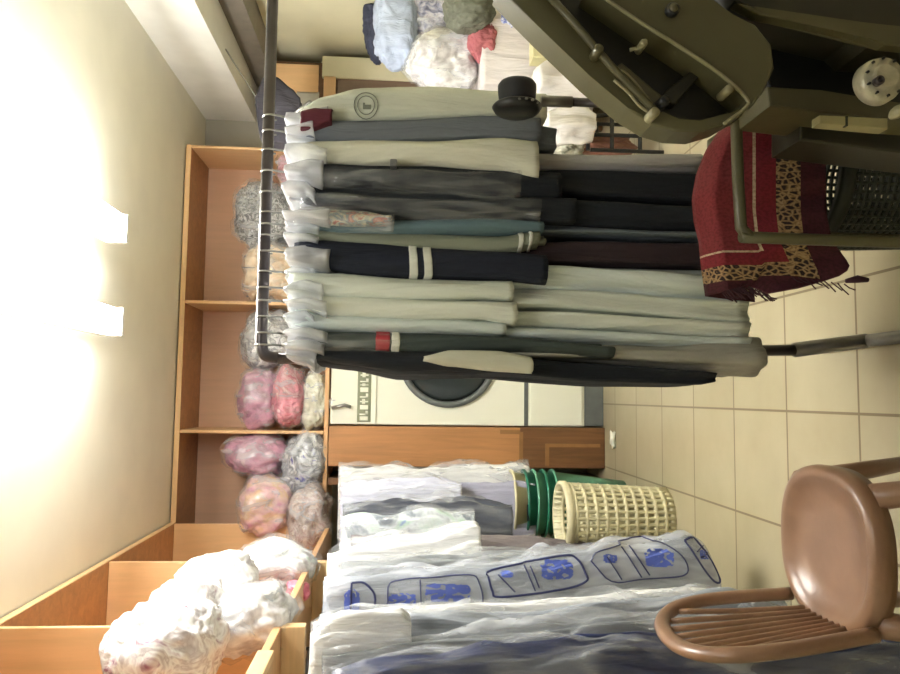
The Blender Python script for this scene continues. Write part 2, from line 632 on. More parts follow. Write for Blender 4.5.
boxpx('cream_edge', 322, 480, 63, 77, 5.42, .03, M_wall, wd, label='cream painted edge')
boxpx('door', 337, 482, 78, 106, 5.435, .015, mat_wood('dull brown door', (120, 98, 80)), wd)

# dark bag hanging from the beam
bg = thing('garment_bag', 'dark grey garment bag hanging under the white beam', 'bag', tuple(at(262, 100, 4.6)))
link('bag', loft(bm_new(), [(255, 96, 104), (262, 76, 142), (275, 78, 146), (292, 92, 148), (300, 100, 146)], 4.6, .07, amp=.12, seed=3), mat_cloth('dark grey cloth', (58, 56, 64)), bg, True)
p = at(256, 100, 4.67)
link('hook', tube(bm_new(), [p - Vector((0, 0, .01)), Vector((2.2, 4.67, 2.62))], .005, 8), M_steel, bg)

# ------------------------------------------------------------------ bundles in plastic
def blob(bm, c, rx, ry, rz, seed, crinkle=.1, sub=4, knot=False, sq=0.8):
    r = bmesh.ops.create_icosphere(bm, subdivisions=sub, radius=1)
    for v in r['verts']:
        d = v.co.normalized()
        d = Vector([math.copysign(abs(q) ** sq, q) for q in d])
        w = 1 + crinkle * noise.noise(d * 1.3 + Vector((seed * 7.3, seed, 0))) * 1.6
        e = d + Vector((noise.noise(d * 1.5 + Vector((seed, 0, 0))), noise.noise(d * 1.5 + Vector((0, seed, 5))), noise.noise(d * 1.5 + Vector((5, 0, seed))))) * .7
        w += crinkle * (0.4 - abs(noise.noise(Vector((e.x * 2.6 + seed, e.y * 2.6, e.z * 1.1))))) * 1.2
        w += crinkle * (0.3 - abs(noise.noise(Vector((e.x * 1.6, e.y * 3 + seed, e.z * 5.5))))) * .55
        v.co = Vector((min(c[0] + d.x * rx * w, XR - .012), c[1] + d.y * ry * w, c[2] + d.z * rz * w))
    return bm


def bundle(label, x0, x1, y0, y1, D, hy, mat, group, seed, film=True, knot=None, cat='bundle', name='laundry_bundle', sink=0.0):
    a, b = at(x0, y0, D), at(x1, y1, D)
    cx, cz = (a.x + b.x) / 2, (a.z + b.z) / 2
    rx, rz = abs(a.x - b.x) / 2, abs(a.z - b.z) / 2
    t = thing(name, label, cat, (cx, D + hy, cz - rz), 0, group)
    c = (cx, D + hy, cz)
    link('contents', blob(bm_new(), c, rx * .92, hy * .9, rz * .92, seed, .16, 5), mat, t, True)
    if film:
        bm = blob(bm_new(), c, rx, hy * 1.02, rz, seed, .2, 4)
        link('plastic_bag', bm, M_film, t, True)
    if knot:
        kx, ky = knot
        p = at(kx, ky, D + hy * .4)
        bm = bm_new()
        q = Vector((cx, D + hy * .5, cz))
        for k in range(5):
            d = Vector((random.uniform(-.04, .04), random.uniform(-.03, .03), random.uniform(-.03, .05)))
            tube(bm, smooth_path([q.lerp(p, .75), p, p + d], 4), .01, 6, radii=[.02, .018, .014, .011, .01, .011, .014, .017, .02][:9])
        link('knot', bm, M_filmw, t, True)
    return t

random.seed(11)
P_leo = mat_pattern('grey leopard fleece', [(60, 60, 62), (206, 206, 204), (84, 86, 88), (230, 230, 228)], 16)
P_tan = mat_pattern('tan cream blanket', [(226, 186, 140), (240, 222, 196), (214, 170, 130)], 5)
P_maroon = mat_pattern('dusky maroon blanket', [(120, 58, 74), (196, 150, 156), (90, 50, 64)], 9)
P_grey = mat_pattern('grey white quilt', [(190, 190, 196), (236, 236, 238), (140, 142, 150), (224, 222, 220)], 14)
P_mauve = mat_pattern('mauve quilt', [(150, 92, 122), (206, 150, 172), (170, 120, 144), (228, 200, 206)], 6)
P_pink = mat_pattern('pink red quilt', [(196, 60, 92), (226, 150, 160), (176, 90, 110), (236, 206, 200)], 8)
P_pale = mat_pattern('pale green white sheet', [(204, 204, 178), (232, 230, 210), (180, 172, 150)], 7)
P_blue = mat_pattern('grey and violet blue print', [(66, 66, 170), (200, 202, 204), (120, 122, 130), (224, 224, 222), (70, 66, 160)], 7)
P_pinktan = mat_pattern('pink and tan quilt', [(206, 134, 160), (230, 190, 190), (214, 176, 140), (228, 206, 180)], 5)
P_brown = mat_pattern('dull brown grey knit', [(120, 96, 92), (196, 180, 168), (150, 122, 118), (220, 212, 200)], 13)
P_white = mat_pattern('white cotton bedding', [(226, 222, 220), (250, 250, 248), (190, 184, 184), (248, 246, 244)], 5, coat=.1)
P_floral = mat_pattern('white bedding with faint plum print', [(140, 84, 110), (216, 206, 206), (244, 244, 242), (196, 188, 188), (246, 246, 246)], 9, coat=.1)
P_whiteg = mat_pattern('white bag with pale green tint', [(190, 206, 190), (240, 244, 240), (206, 200, 204), (250, 250, 250)], 7, coat=.4)

GB = 'bagged bundles on the back shelf'
bundle('grey leopard print fleece bundle standing above the tan bundle on the back shelf', 232, 288, 176, 244, 5.24, .15, P_leo, GB, 1)
bundle('round tan and cream blanket bundle right of the shelf divider on the back shelf', 242, 297, 242, 301, 5.20, .16, P_tan, GB, 2)
bundle('dusky maroon bundle at the right end of the back shelf under the beam', 274, 323, 148, 182, 5.26, .14, P_maroon, GB, 3)
bundle('small brown striped bundle under the leopard print bundle on the back shelf', 286, 325, 186, 238, 5.26, .15, P_brown, GB, 4)
bundle('brown knit bundle lying under the round tan bundle on the back shelf', 294, 326, 242, 300, 5.27, .15, P_brown, GB, 5)
bundle('grey and white crinkled quilt bundle on top in the middle cubby', 237, 292, 308, 368, 5.20, .17, P_grey, GB, 6)
bundle('cream striped bundle beneath the grey quilt in the middle cubby', 288, 326, 308, 366, 5.24, .16, P_tan, GB, 7)
bundle('mauve quilt bundle leaning top left in the middle cubby', 236, 278, 368, 430, 5.20, .17, P_mauve, GB, 8)
bundle('pink and red quilt bundle in the centre of the middle cubby', 270, 304, 364, 430, 5.13, .16, P_pink, GB, 9)
bundle('pale greenish sheet bundle at the foot of the middle cubby with tied ears', 300, 326, 370, 430, 5.17, .17, P_pale, GB, 10, knot=(333, 402))
bundle('wide mauve pink quilt bundle on top in the left corner cubby', 223, 284, 434, 480, 5.14, .18, P_mauve, GB, 12)
bundle('grey and violet blue printed bundle in the left corner cubby', 281, 324, 434, 494, 5.10, .19, P_blue, GB, 13)
bundle('pink and tan quilt bundle in the left corner cubby, nearest the left wall', 236, 288, 478, 540, 5.02, .2, P_pinktan, GB, 14)
bundle('dull brown knitted bundle in a clear bag at the corner of both shelves', 284, 328, 488, 552, 4.92, .2, P_brown, GB, 15, knot=(310, 560))

GW = 'white bundles on the left shelf'
bundle('white bag with pale green tint and pink corner on the left shelf, farthest back', 226, 306, 550, 612, 3.7, .22, P_whiteg, GW, 21)
bundle('tall white bedding bag behind the others on the left shelf', 160, 246, 566, 630, 3.2, .22, P_white, GW, 22, film=False)
bundle('white bag hanging over the shelf edge above the printed plastic cover', 196, 284, 600, 668, 2.85, .2, P_white, GW, 23, film=True)
bundle('big white bedding heap with faint plum print nearest the camera', 84, 205, 618, 736, 2.45, .22, P_floral, GW, 24, film=False)
bundle('white bedding heap with plum dots wedged between the big heap and the tall bag', 130, 214, 594, 670, 2.75, .2, P_floral, GW, 26, film=False)
bundle('small bright pink cloth poking from under the far white bag', 284, 308, 584, 606, 3.6, .06, mat_pattern('bright pink cloth', [(220, 90, 120), (240, 150, 165)], 6), GW, 25, film=False)

# ------------------------------------------------------------------ garments
def hanger(x, y, zbar, label, group, alongx=False, half=.2):
    """wire hanger on a rail at (x, y, zbar); its arms run along y, or along x"""
    t = thing('coat_hanger', label, 'hanger', (x, y, zbar), 0, group)
    ax = Vector((1, 0, 0)) if alongx else Vector((0, 1, 0))
    c = Vector((x, y, zbar))
    bm = bm_new()
    pts = []
    for k in range(9):
        a = math.radians(-30 + 210 * k / 8)
        pts.append(c + ax * math.cos(a) * .024 + Vector((0, 0, math.sin(a) * .024)))
    pts = pts + [c + Vector((0, 0, -.055))]
    tube(bm, pts, .003, 8)
    link('hook', bm, M_steel, t, True)
    z = -.055
    bm = tube(bm_new(), [c + ax * -half + Vector((0, 0, z - .075)), c + Vector((0, 0, z)), c + ax * half + Vector((0, 0, z - .075))], .006, 8)
    link('arms', bm, M_steel, t, True)
    return t


def garment(name, label, cat, group, mat, body, D, hy, sleeve=None, sD=None, seed=0, cover=None, smat=None, bands=(), amp=.1, folds=6, boxy=.6, shy=.05, rear=True):
    a, b = at(body[0][0], body[0][1], D), at(body[0][0], body[0][2], D)
    t = thing(name, label, cat, ((a.x + b.x) / 2, D + hy, a.z), 0, group)
    bo = link('body', loft(bm_new(), body, D, hy, seed=seed, amp=amp, folds=folds, boxy=boxy), mat, t, True)
    objs = {'body': bo}
    if sleeve:
        s = link('sleeve', loft(bm_new(), sleeve, sD, shy, seed=seed + .5, amp=.06, folds=3, boxy=.85, crumple=.05), smat or mat, t, True)
        objs['sleeve'] = s
        if rear:
            bm = loft(bm_new(), sleeve, sD, shy, seed=seed + .5, amp=.06, folds=3, boxy=.85)
            c = D + hy
            for v in bm.verts:
                v.co.y = 2 * c - v.co.y
            link('sleeve', bm, smat or mat, t, True)
        for (xa_, xb_, m_) in bands:
            link('stripe', loft(bm_new(), sleeve, sD, shy, rows=160, seed=seed + .5, amp=.06, folds=3, boxy=.85, crumple=.05, grow=.0035, xr=(xa_, xb_)), m_, s, True)
    if cover:
        link('plastic_cover', loft(bm_new(), cover, (sD or D) - .012, hy + .02, seed=seed + 2, amp=.08, folds=7, crumple=.12, grow=.004), M_film, t, True)
    b0, b1 = body[0], body[1]
    sh_ = [(283, (b0[1] + b0[2]) / 2 - 3, (b0[1] + b0[2]) / 2 + 3), (292, b0[1] + 1, b0[2] - 1), (306, b0[1] - 1, b0[2] + 1), (322 + 8 * math.sin(seed * 2.3), b1[1], b1[2])]
    link('shoulder_film', loft(bm_new(), sh_, (sD or D) - .008, hy * .9, rows=22, seed=seed + 7, amp=.12, folds=5, crumple=.3, grow=.002), M_filmw, t, True, label='clear plastic over the shoulders, whitened to show glare')  # film is whitened so the overexposed shoulder tops are in its colour
    t['_o'] = 0
    del t['_o']
    return t, objs

C = lambda n, rgb, **k: mat_cloth(n, rgb, **k)
c_jacket = C('pale olive uniform cloth', (210, 214, 198))
c_slate = C('slate blue cloth', (112, 118, 126))
c_khaki = C('pale khaki cloth', (224, 224, 206))
c_pale = C('pale grey cloth', (190, 188, 184))
c_black = C('black cloth', (20, 26, 34), var=.25)
c_black2 = C('charcoal cloth', (26, 32, 40), var=.25)
c_floral = mat_pattern('floral blouse print', [(190, 110, 110), (222, 214, 190), (150, 168, 176), (206, 130, 120), (226, 220, 204)], 22, coat=.4, rough=.5)
c_teal = C('dusty teal cloth', (96, 120, 130))
c_grgreen = C('grey green cloth', (140, 146, 130))
c_navy = C('navy cloth', (24, 30, 46), var=.2)
c_maroon = C('dark maroon cloth', (48, 34, 40), var=.2)
c_wgrey = C('cool white cloth', (218, 228, 224))
c_cream = C('cream cloth', (226, 232, 220))
c_cream2 = C('warm white cloth', (230, 234, 222))
c_dkgreen = C('dark grey green cloth', (62, 72, 70), var=.2)
c_tancream = C('grey cream cloth', (172, 170, 158))
c_creamb = C('cream cuff cloth', (204, 204, 186))
c_stripe = C('white stripe', (222, 224, 214))
c_red = C('red tag cloth', (176, 52, 62))

YR, ZBAR = 2.2, at(266, 200, 2.2).z
GH = 'clothes on the pipe rack'
spec = []
DF, DS = 1.97, 1.93
t1, o1 = garment('uniform_jacket', 'pale olive uniform jacket with round sleeve badge, rightmost on the pipe rack', 'jacket', GH, c_jacket,
    [(292, 110, 128), (322, 104, 128), (420, 104, 124), (545, 106, 122)], DF, .22,
    [(300, 108, 124), (325, 96, 126), (360, 88, 124), (430, 86, 121), (500, 90, 120), (545, 93, 122)], DS, seed=1)
link('collar', loft(bm_new(), [(300, 112, 132), (315, 108, 132), (332, 110, 126)], DS - .03, .05, amp=.05, seed=2), C('maroon collar cloth', (96, 38, 52)), t1, True, label='dark maroon collar')
bv = bvh_of(o1['sleeve'])
bm = bm_new()
for r_ in (12, 8.5):
    print_line(bm, bv, [(366 + r_ * math.cos(k * PI / 10), 105 + r_ * math.sin(k * PI / 10)) for k in range(20)], DS, .0018, True)
print_patch(bm, bv, 361, 371, 101, 109, DS, 5, 4, .15, 3)
link('badge', bm, mat_plain('badge thread', (120, 126, 112), .7), o1['sleeve'], label='round grey badge with an emblem')
garment('shirt', 'slate blue shirt hanging next to the uniform jacket', 'shirt', GH, c_slate,
    [(290, 126, 140), (325, 122, 146), (540, 122, 150), (556, 126, 152)], DF, .22,
    [(300, 126, 140), (330, 120, 147), (400, 120, 146), (480, 117, 141), (540, 119, 144)], DS, seed=2)
t3, _ = garment('thobe', 'pale khaki robe with a flared cuff and pale long skirt', 'robe', GH, c_pale,
    [(292, 142, 160), (330, 142, 164), (540, 150, 172), (706, 150, 170)], DF + .02, .2,
    [(300, 142, 160), (340, 141, 165), (420, 141, 165), (500, 137, 170), (537, 139, 187)], DS - .01, seed=3, smat=c_khaki)
bm = bm_new()
box(bm, at(395, 163, 1.9).x - .01, at(395, 163, 1.9).x + .01, 1.895, 1.93, at(397, 163, 1.9).z, at(390, 163, 1.9).z, .003)
link('cuff_tab', bm, M_steel, t3)
garment('robe', 'black robe in a clear cover hanging after the pale khaki robe', 'robe', GH, c_black,
    [(290, 162, 180), (330, 160, 190), (450, 164, 200), (560, 166, 200), (706, 170, 208)], DF + .01, .2,
    [(300, 164, 184), (340, 163, 190), (420, 166, 194), (500, 170, 199), (560, 174, 201)], DS, seed=4,
    cover=[(286, 158, 184), (320, 158, 192), (420, 164, 198), (520, 168, 202)])
garment('robe', 'charcoal robe in a clear cover above the floral blouse', 'robe', GH, c_black2,
    [(292, 182, 202), (330, 186, 212), (450, 192, 222), (706, 198, 232)], DF, .21,
    [(300, 184, 203), (340, 187, 212), (420, 192, 220), (520, 196, 222), (575, 198, 222)], DS, seed=5,
    cover=[(286, 180, 206), (320, 184, 214), (420, 190, 222), (540, 194, 224)])
garment('blouse', 'short floral blouse in red, cream and grey on the pipe rack', 'blouse', GH, c_floral,
    [(300, 206, 222), (325, 204, 230), (360, 206, 230), (392, 212, 228)], 1.9, .22, seed=6,
    cover=[(288, 202, 228), (320, 202, 232), (394, 206, 232)])
garment('robe', 'dusty teal robe with a long grey blue skirt', 'robe', GH, C('grey blue cloth', (112, 122, 132)),
    [(296, 216, 232), (340, 222, 236), (450, 222, 234), (560, 224, 234), (711, 230, 240)], DF + .01, .2,
    [(300, 216, 232), (340, 222, 238), (400, 220, 238), (480, 217, 237), (542, 222, 234)], DS, seed=7, smat=c_teal)
garment('shirt', 'grey green shirt with two pale cuff lines', 'shirt', GH, c_grgreen,
    [(298, 230, 242), (340, 232, 246), (450, 234, 250), (545, 234, 248)], DF, .2,
    [(300, 228, 242), (350, 230, 248), (450, 234, 256), (500, 236, 256), (538, 230, 248)], DS + .005, seed=8,
    bands=((516, 522, c_stripe), (527, 532, c_stripe)))
garment('track_jacket', 'navy jacket with two white bands on its sleeve and dark maroon skirt below', 'jacket', GH, c_maroon,
    [(296, 244, 262), (330, 244, 268), (545, 238, 266), (712, 240, 268)], DF, .21,
    [(294, 242, 258), (325, 241, 268), (370, 243, 276), (430, 248, 279), (500, 252, 280), (546, 256, 284)], DS - .01, seed=9, smat=c_navy,
    bands=((408, 417, c_stripe), (423, 432, c_stripe)))
garment('thobe', 'cool white robe with the highest skirt edge next to the maroon hem', 'robe', GH, c_wgrey,
    [(294, 264, 282), (330, 268, 290), (545, 260, 290), (640, 264, 296), (747, 270, 306)], DF, .22, seed=10, amp=.12)
garment('thobe', 'cream robe with a wide straight sleeve beside the navy striped sleeve', 'robe', GH, c_cream,
    [(294, 280, 298), (330, 284, 304), (545, 286, 312), (748, 298, 326)], DF + .005, .22,
    [(288, 272, 290), (330, 273, 300), (420, 279, 303), (480, 281, 300), (512, 281, 302)], DS - .01, seed=11)
garment('thobe', 'warm white robe with an open folded cuff in the middle of the white ones', 'robe', GH, c_cream2,
    [(294, 296, 312), (330, 300, 318), (545, 308, 328), (749, 318, 340)], DF - .005, .22,
    [(288, 290, 308), (330, 296, 317), (420, 299, 321), (480, 301, 320), (516, 302, 326)], DS - .015, seed=12)
garment('thobe', 'white robe with a long narrow sleeve next to the dark red tagged robe', 'robe', GH, c_wgrey,
    [(294, 310, 326), (330, 316, 332), (545, 324, 344), (749, 334, 354)], DF - .01, .22,
    [(290, 307, 325), (330, 313, 333), (420, 317, 335), (505, 322, 337)], DS - .005, seed=13)
garment('thobe', 'dark grey green robe with a red and white tag on its sleeve', 'robe', GH, c_dkgreen,
    [(296, 326, 342), (330, 330, 348), (480, 334, 352), (600, 342, 354)], DF - .02, .2,
    [(300, 330, 346), (340, 332, 352), (430, 333, 356), (520, 337, 352), (612, 346, 358)], DS - .02, seed=14,
    bands=((376, 390, c_red), (390.5, 400, c_stripe)), cover=[(290, 326, 350), (320, 328, 354), (400, 332, 358)])
garment('thobe', 'grey cream robe with the lowest hem and a pale loose cuff', 'robe', GH, c_tancream,
    [(296, 338, 352), (340, 342, 356), (560, 344, 360), (690, 344, 370), (735, 334, 374), (764, 336, 376)], DF - .03, .17,
    [(424, 356, 361), (450, 350, 366), (500, 351, 372), (532, 357, 374)], DS - .06, seed=15, smat=c_creamb, shy=.03, rear=False)
garment('robe', 'black robe hanging at the rack post end, its slim skirt ending square', 'robe', GH, c_black,
    [(292, 344, 360), (340, 348, 368), (400, 350, 378), (480, 354, 377), (600, 362, 385), (700, 368, 386), (715, 371, 383)], DF - .05, .16,
    [(300, 344, 358), (340, 346, 366), (400, 350, 374), (480, 354, 374)], DS - .03, seed=16, rear=False)

GHH = 'wire hangers on the pipe rack'
for iy in (117, 132, 151, 172, 193, 213, 225, 236, 252, 272, 288, 301, 317, 333, 345):
    hanger(at(266, iy, 2.2).x, 2.2, ZBAR - .008, 'thin wire hanger hooked over the dark horizontal pipe, holding one of the garments', GHH, half=.13)

# ------------------------------------------------------------------ pipe rack
rk = thing('clothes_rack', 'dark steel pipe rack with a rounded corner and telescoping grey post', 'clothes rack', (at(900, 342, 2.2).x, 2.2, 0))
z0 = ZBAR
pc1 = at(266, 358, 2.2)
xbar1 = at(263, 0, 2.2).x + .25
path = [Vector((xbar1, 2.2, z0)), Vector((pc1.x + .05, 2.2, z0)), Vector((pc1.x + .018, 2.2, z0 - .006)), Vector((pc1.x + .004, 2.2, z0 - .022)), Vector((pc1.x, 2.2, z0 - .05))]
link('top_bar', tube(bm_new(), [path[0]] + smooth_path(path[1:], 5), .0175, 16), M_pipe, rk, True)
pA, pB = at(800, 350, 2.2), at(905, 341.5, 2.2)
link('post', tube(bm_new(), [path[-1], pA], .0175, 16), M_pipe, rk, True)
link('outer_tube', tube(bm_new(), [pA + (path[-1] - pA).normalized() * .02, Vector((pB.x, 2.2, .03))], .023, 16), M_pipe2, rk, True)
pS = at(888, 343.5, 2.2)
link('clamp_screw', disc_y(bm_new(), pS, [(.008, 2.2 - .021), (.008, 2.2 - .03), (.005, 2.2 - .033)], 16), M_chrome, rk, True)
link('foot', tube(bm_new(), [Vector((pB.x, 1.9, .03)), Vector((pB.x, 2.5, .03))], .02, 14), M_pipe2, rk, True)
link('post', tube(bm_new(), [Vector((xbar1, 2.2, z0)), Vector((xbar1, 2.2, .05))], .0175, 16), M_pipe, rk, True)
link('foot', tube(bm_new(), [Vector((xbar1, 1.9, .03)), Vector((xbar1, 2.5, .03))], .02, 14), M_pipe2, rk, True)

# ------------------------------------------------------------------ clothes in plastic on the left rail
rl = thing('wall_rail', 'steel hanging rail under the left cubby shelf', 'rail', (-1.12, 3.4, 1.84))
link('rail', tube(bm_new(), [(-1.12, 1.62, 1.84), (-1.12, 5.2, 1.84)], .014, 14), M_pipe, rl, True)
for y in (1.7, 3.4, 5.1):
    link('bracket', tube(bm_new(), [(-1.12, y, 1.84), (-1.12, y, 1.91)], .008, 10), M_pipe, rl)

GL = 'clothes in plastic on the left rail'
GL2 = 'wire hangers on the left rail'
def lgar(label, mat, body, D, hy=.05, seed=0, cover=True, name='bagged_shirt', cat='shirt', amp=.07, film=None, folds=9, **k):
    a, b = at(body[0][0], body[0][1], D), at(body[0][0], body[0][2], D)
    t = thing(name, label, cat, ((a.x + b.x) / 2, D + hy, a.z), 0, GL)
    o = link('body', loft(bm_new(), body, D, hy, seed=seed, amp=amp, boxy=.5, folds=folds, crumple=.06, N=72, rows=60, **k), mat, t, True)
    c = None
    if cover:
        c = link('plastic_cover', loft(bm_new(), body, D - .015, hy + .015, seed=seed + 3, amp=amp, boxy=.5, folds=7, crumple=.14, grow=.008, N=72, rows=60), film or M_film, t, True)
    hx = max(-1.12, min(-1.12, a.x))
    hanger(-1.12, D + hy, 1.832, 'thin wire hanger on the left rail inside the bagged clothes', GL2, True, .18)
    return t, o, c

w_white = C('white shirt cloth', (232, 232, 230))
w_lav = C('lavender grey cloth', (168, 168, 186))
w_cool = C('bluish white cloth', (214, 216, 232))
w_dgrey = C('dull dark grey cloth', (62, 66, 78))
w_mint = mat_pattern('mint white and blue print', [(90, 110, 190), (190, 214, 196), (214, 220, 222), (120, 128, 138), (200, 216, 206)], 4)
w_gb = C('grey brown cloth', (112, 104, 104))
w_silver = C('silver grey cloth', (150, 156, 164))
w_navy = C('deep navy plastic wrapped cloth', (30, 42, 84), coat=.6)
w_navy2 = mat_pattern('navy print in plastic', [(34, 42, 80), (70, 80, 130), (44, 50, 84), (96, 104, 130)], 7)
w_mid = C('mid grey cloth', (136, 140, 142))

lgar('pale grey bagged shirt farthest back on the left rail, next to the brown post', w_white, [(338, 468, 540), (360, 469, 545), (515, 470, 545), (530, 472, 540)], 4.85, .05, 1)
lgar('bluish white bagged shirt behind the dark bagged one on the left rail', w_cool, [(340, 484, 560), (360, 482, 560), (440, 482, 560), (461, 486, 556)], 4.5, .05, 2)
lgar('lavender grey bagged robe with a hem beside the cream tub', w_lav, [(350, 490, 560), (420, 486, 560), (510, 484, 560), (535, 486, 556)], 4.62, .04, 3, cover=False)
lgar('dark grey bagged shirt between the white and mint ones on the left rail', w_dgrey, [(342, 508, 590), (370, 504, 590), (440, 502, 590), (512, 508, 580)], 4.2, .05, 4)
lgar('mint and blue printed bagged shirt on the left rail', w_mint, [(340, 522, 610), (365, 518, 610), (440, 514, 610), (474, 514, 600)], 3.95, .05, 5)
lgar('grey brown bagged robe hanging low beside the cream lattice basket', w_gb, [(350, 538, 620), (420, 538, 620), (520, 541, 620), (600, 548, 610)], 3.8, .05, 6, cover=False)
lgar('bright white bagged shirt with a square lower edge on the left rail', w_white, [(326, 556, 640), (350, 548, 640), (420, 540, 640), (476, 532, 640), (480, 534, 636)], 3.5, .06, 7, amp=.1)
lgar('mid grey bagged robe behind the blue printed cover', w_mid, [(340, 564, 640), (420, 560, 640), (520, 554, 640), (610, 556, 640), (640, 560, 630)], 3.3, .05, 8)
tL, oL, cL = lgar('long milky plastic garment cover with blue vehicle shaped prints', w_silver, [(322, 586, 690), (350, 580, 690), (420, 574, 690), (480, 568, 690), (560, 559, 690), (640, 551, 690), (688, 540, 680), (706, 550, 670), (716, 574, 650)], 2.95, .06, 9, film=M_filmg, name='printed_garment_cover', cat='garment cover', amp=.03)
bv = bvh_of(cL)
bl = bm_new()
nv = bm_new()
def motif(outl, bars, patches, seed):
    sm_ = [(p.x, p.y) for p in smooth_path([(a, b, 0) for a, b in outl + [outl[0]]], 4)]
    print_line(nv, bv, sm_, 2.95, .0045)
    for q in bars:
        print_line(nv, bv, q, 2.95, .004)
    for k, q in enumerate(patches):
        b_ = print_patch(bm_new(), bv, *q, 2.95, 48, 32, .24, seed + k)
        link('patch_print', b_, M_bluep, cL, label='blue printed patch')
motif([(388, 586), (396, 580), (440, 576), (470, 574), (478, 580), (482, 600), (470, 604), (392, 608), (388, 600)], [[(420, 579), (421, 605)]], [(424, 466 + 4, 582, 600), (388, 416, 592, 606)], 1)
motif([(488, 576), (492, 570), (560, 556), (576, 558), (584, 572), (584, 580), (560, 588), (500, 595), (492, 590)], [[(524, 565), (534, 589)], [(530, 566), (538, 586)], [(498, 574), (514, 590)]], [(540, 572, 559, 578), (500, 512, 570, 576)], 4)
motif([(590, 560), (600, 550), (650, 541), (672, 548), (684, 562), (680, 574), (640, 578), (610, 580)], [[(622, 547), (640, 576)], [(630, 546), (648, 574)], [(606, 556), (620, 578)]], [(644, 672, 548, 566), (602, 616, 553, 562)], 8)
motif([(684, 540), (694, 538), (708, 556), (718, 578), (712, 580), (700, 566)], [[(695, 550), (704, 546)], [(698, 556), (708, 553)]], [(697, 708, 549, 558)], 12)
motif([(352, 582), (364, 582), (374, 592), (374, 606), (364, 616), (352, 616)], [], [(344, 360, 588, 612)], 15)
link('outline_print', nv, M_navyp, cL, label='dark blue printed outlines')
lgar('cream white bagged robe just left of the blue printed cover', w_white, [(318, 622, 700), (345, 616, 700), (450, 610, 700), (520, 606, 700), (600, 600, 700), (700, 592, 700), (755, 598, 700)], 2.6, .05, 10)
lgar('silver grey bagged robe behind the slatted chair back', w_silver, [(312, 628, 730), (345, 624, 730), (450, 616, 730), (520, 620, 730), (620, 604, 730), (740, 598, 730), (790, 606, 730)], 2.35, .05, 11, film=M_film)
lgar('shining white bagged shirt nearest the slatted shelf', w_white, [(308, 640, 760), (330, 630, 760), (400, 622, 760), (410, 628, 760)], 2.2, .05, 12, amp=.1)
lgar('grey bagged robe between the silver one and the navy one', w_mid, [(320, 660, 770), (400, 648, 770), (500, 640, 770), (620, 625, 770), (760, 618, 770), (800, 626, 770)], 2.16, .04, 13)
lgar('navy robe in shiny plastic nearest the camera on the left rail', w_navy, [(330, 680, 800), (400, 664, 800), (500, 654, 800), (620, 644, 800), (760, 650, 800), (830, 650, 800), (895, 640, 800), (960, 640, 800)], 1.95, .06, 14)

# ------------------------------------------------------------------ tubs, basket, scrap
GT = 'stacked green tubs'
def tub(cx, cy, z0, h, rb, rt, mat, label, group):
    t = thing('plastic_tub', label, 'tub', (cx, cy, z0), 0, group)
    prof = [(0.001, z0), (rb, z0), (rb + (rt - rb) * .5, z0 + h * .5), (rt, z0 + h - .012), (rt + .012, z0 + h - .01), (rt + .014, z0 + h), (rt, z0 + h + .003), (rt - .006, z0 + h - .01), (rb + (rt - rb) * .5 - .006, z0 + h * .5), (rb - .006, z0 + .008), (0.001, z0 + .008)]
    link('wall', lathe(bm_new(), prof, cx, cy), mat, t, True)
    link('rim', tube(bm_new(), [(cx + (rt + .01) * math.cos(k * PI / 20), cy + (rt + .01) * math.sin(k * PI / 20), z0 + h) for k in range(40)], .009, 8, close=True), mat, t, True)
    return t
tc = at(515, 503, 4.78)
tcx, tcy = tc.x, 4.78
rt = .2
for k in range(4):
    M_gk = M_green if k % 2 else mat_plain('pale edged green plastic', (86, 146, 122), .3)
    tub(tcx, tcy, .0 + k * .062, .47, rt - .055, rt, M_gk,
        ['green plastic tub at the very bottom of the stack beside the brown post', 'second lowest green tub in the stack beside the brown post', 'third lowest green tub in the stack beside the brown post', 'topmost green tub, holding the cream tub'][k], GT)
ct = tub(tcx, tcy, .266, .47, rt - .062, rt - .004, M_cream, 'cream plastic tub sitting in the top of the green tub stack', None)
bm = bm_new()
tube(bm, [(tcx - .08, tcy - rt - .004, .262 + .40), (tcx + .02, tcy - rt - .004, .262 + .40)], .008, 8)
link('handle_hole', bm, M_dark, ct)



def lattice(cx, cy, z0, z1, rb, rt, nv_, rings, sw, mat, name, label, cat, rim=.016, band=.05):
    t = thing(name, label, cat, (cx, cy, z0))
    R_ = lambda z: rb + (rt - rb) * (z - z0) / (z1 - z0)
    bm = bm_new()
    for k in range(nv_):
        a = 2 * PI * k / nv_
        pts = [(cx + R_(z) * math.cos(a), cy + R_(z) * math.sin(a), z) for z in [z0 + (z1 - z0) * i / 8 for i in range(9)]]
        tube(bm, pts, sw, 6)
    for i in range(1, rings):
        z = z0 + (z1 - z0) * i / rings
        tube(bm, [(cx + R_(z) * math.cos(2 * PI * k / 48), cy + R_(z) * math.sin(2 * PI * k / 48), z) for k in range(48)], sw * 1.15, 6, close=True)
    link('lattice', bm, mat, t, True)
    bm = bm_new()
    lathe(bm, [(R_(z1) + .002, z1 - band), (R_(z1) + rim, z1 - band * .6), (R_(z1) + rim, z1), (R_(z1) - .004, z1 + .004), (R_(z1) - .006, z1 - band)], cx, cy)
    link('rim', bm, mat, t, True)
    bm = bm_new()
    lathe(bm, [(.001, z0), (rb + .004, z0), (rb + .006, z0 + .03), (rb - .004, z0 + .03), (rb - .006, z0 + .008), (.001, z0 + .008)], cx, cy)
    link('base', bm, mat, t, True)
    return t
bc_ = at(560, 517, 4.02)
lattice(bc_.x, 4.02, 0, at(560, 517, 4.02).z, .15, .178, 30, 11, .0105, M_cream, 'laundry_basket', 'cream lattice laundry basket on the tiles before the green tubs', 'basket')

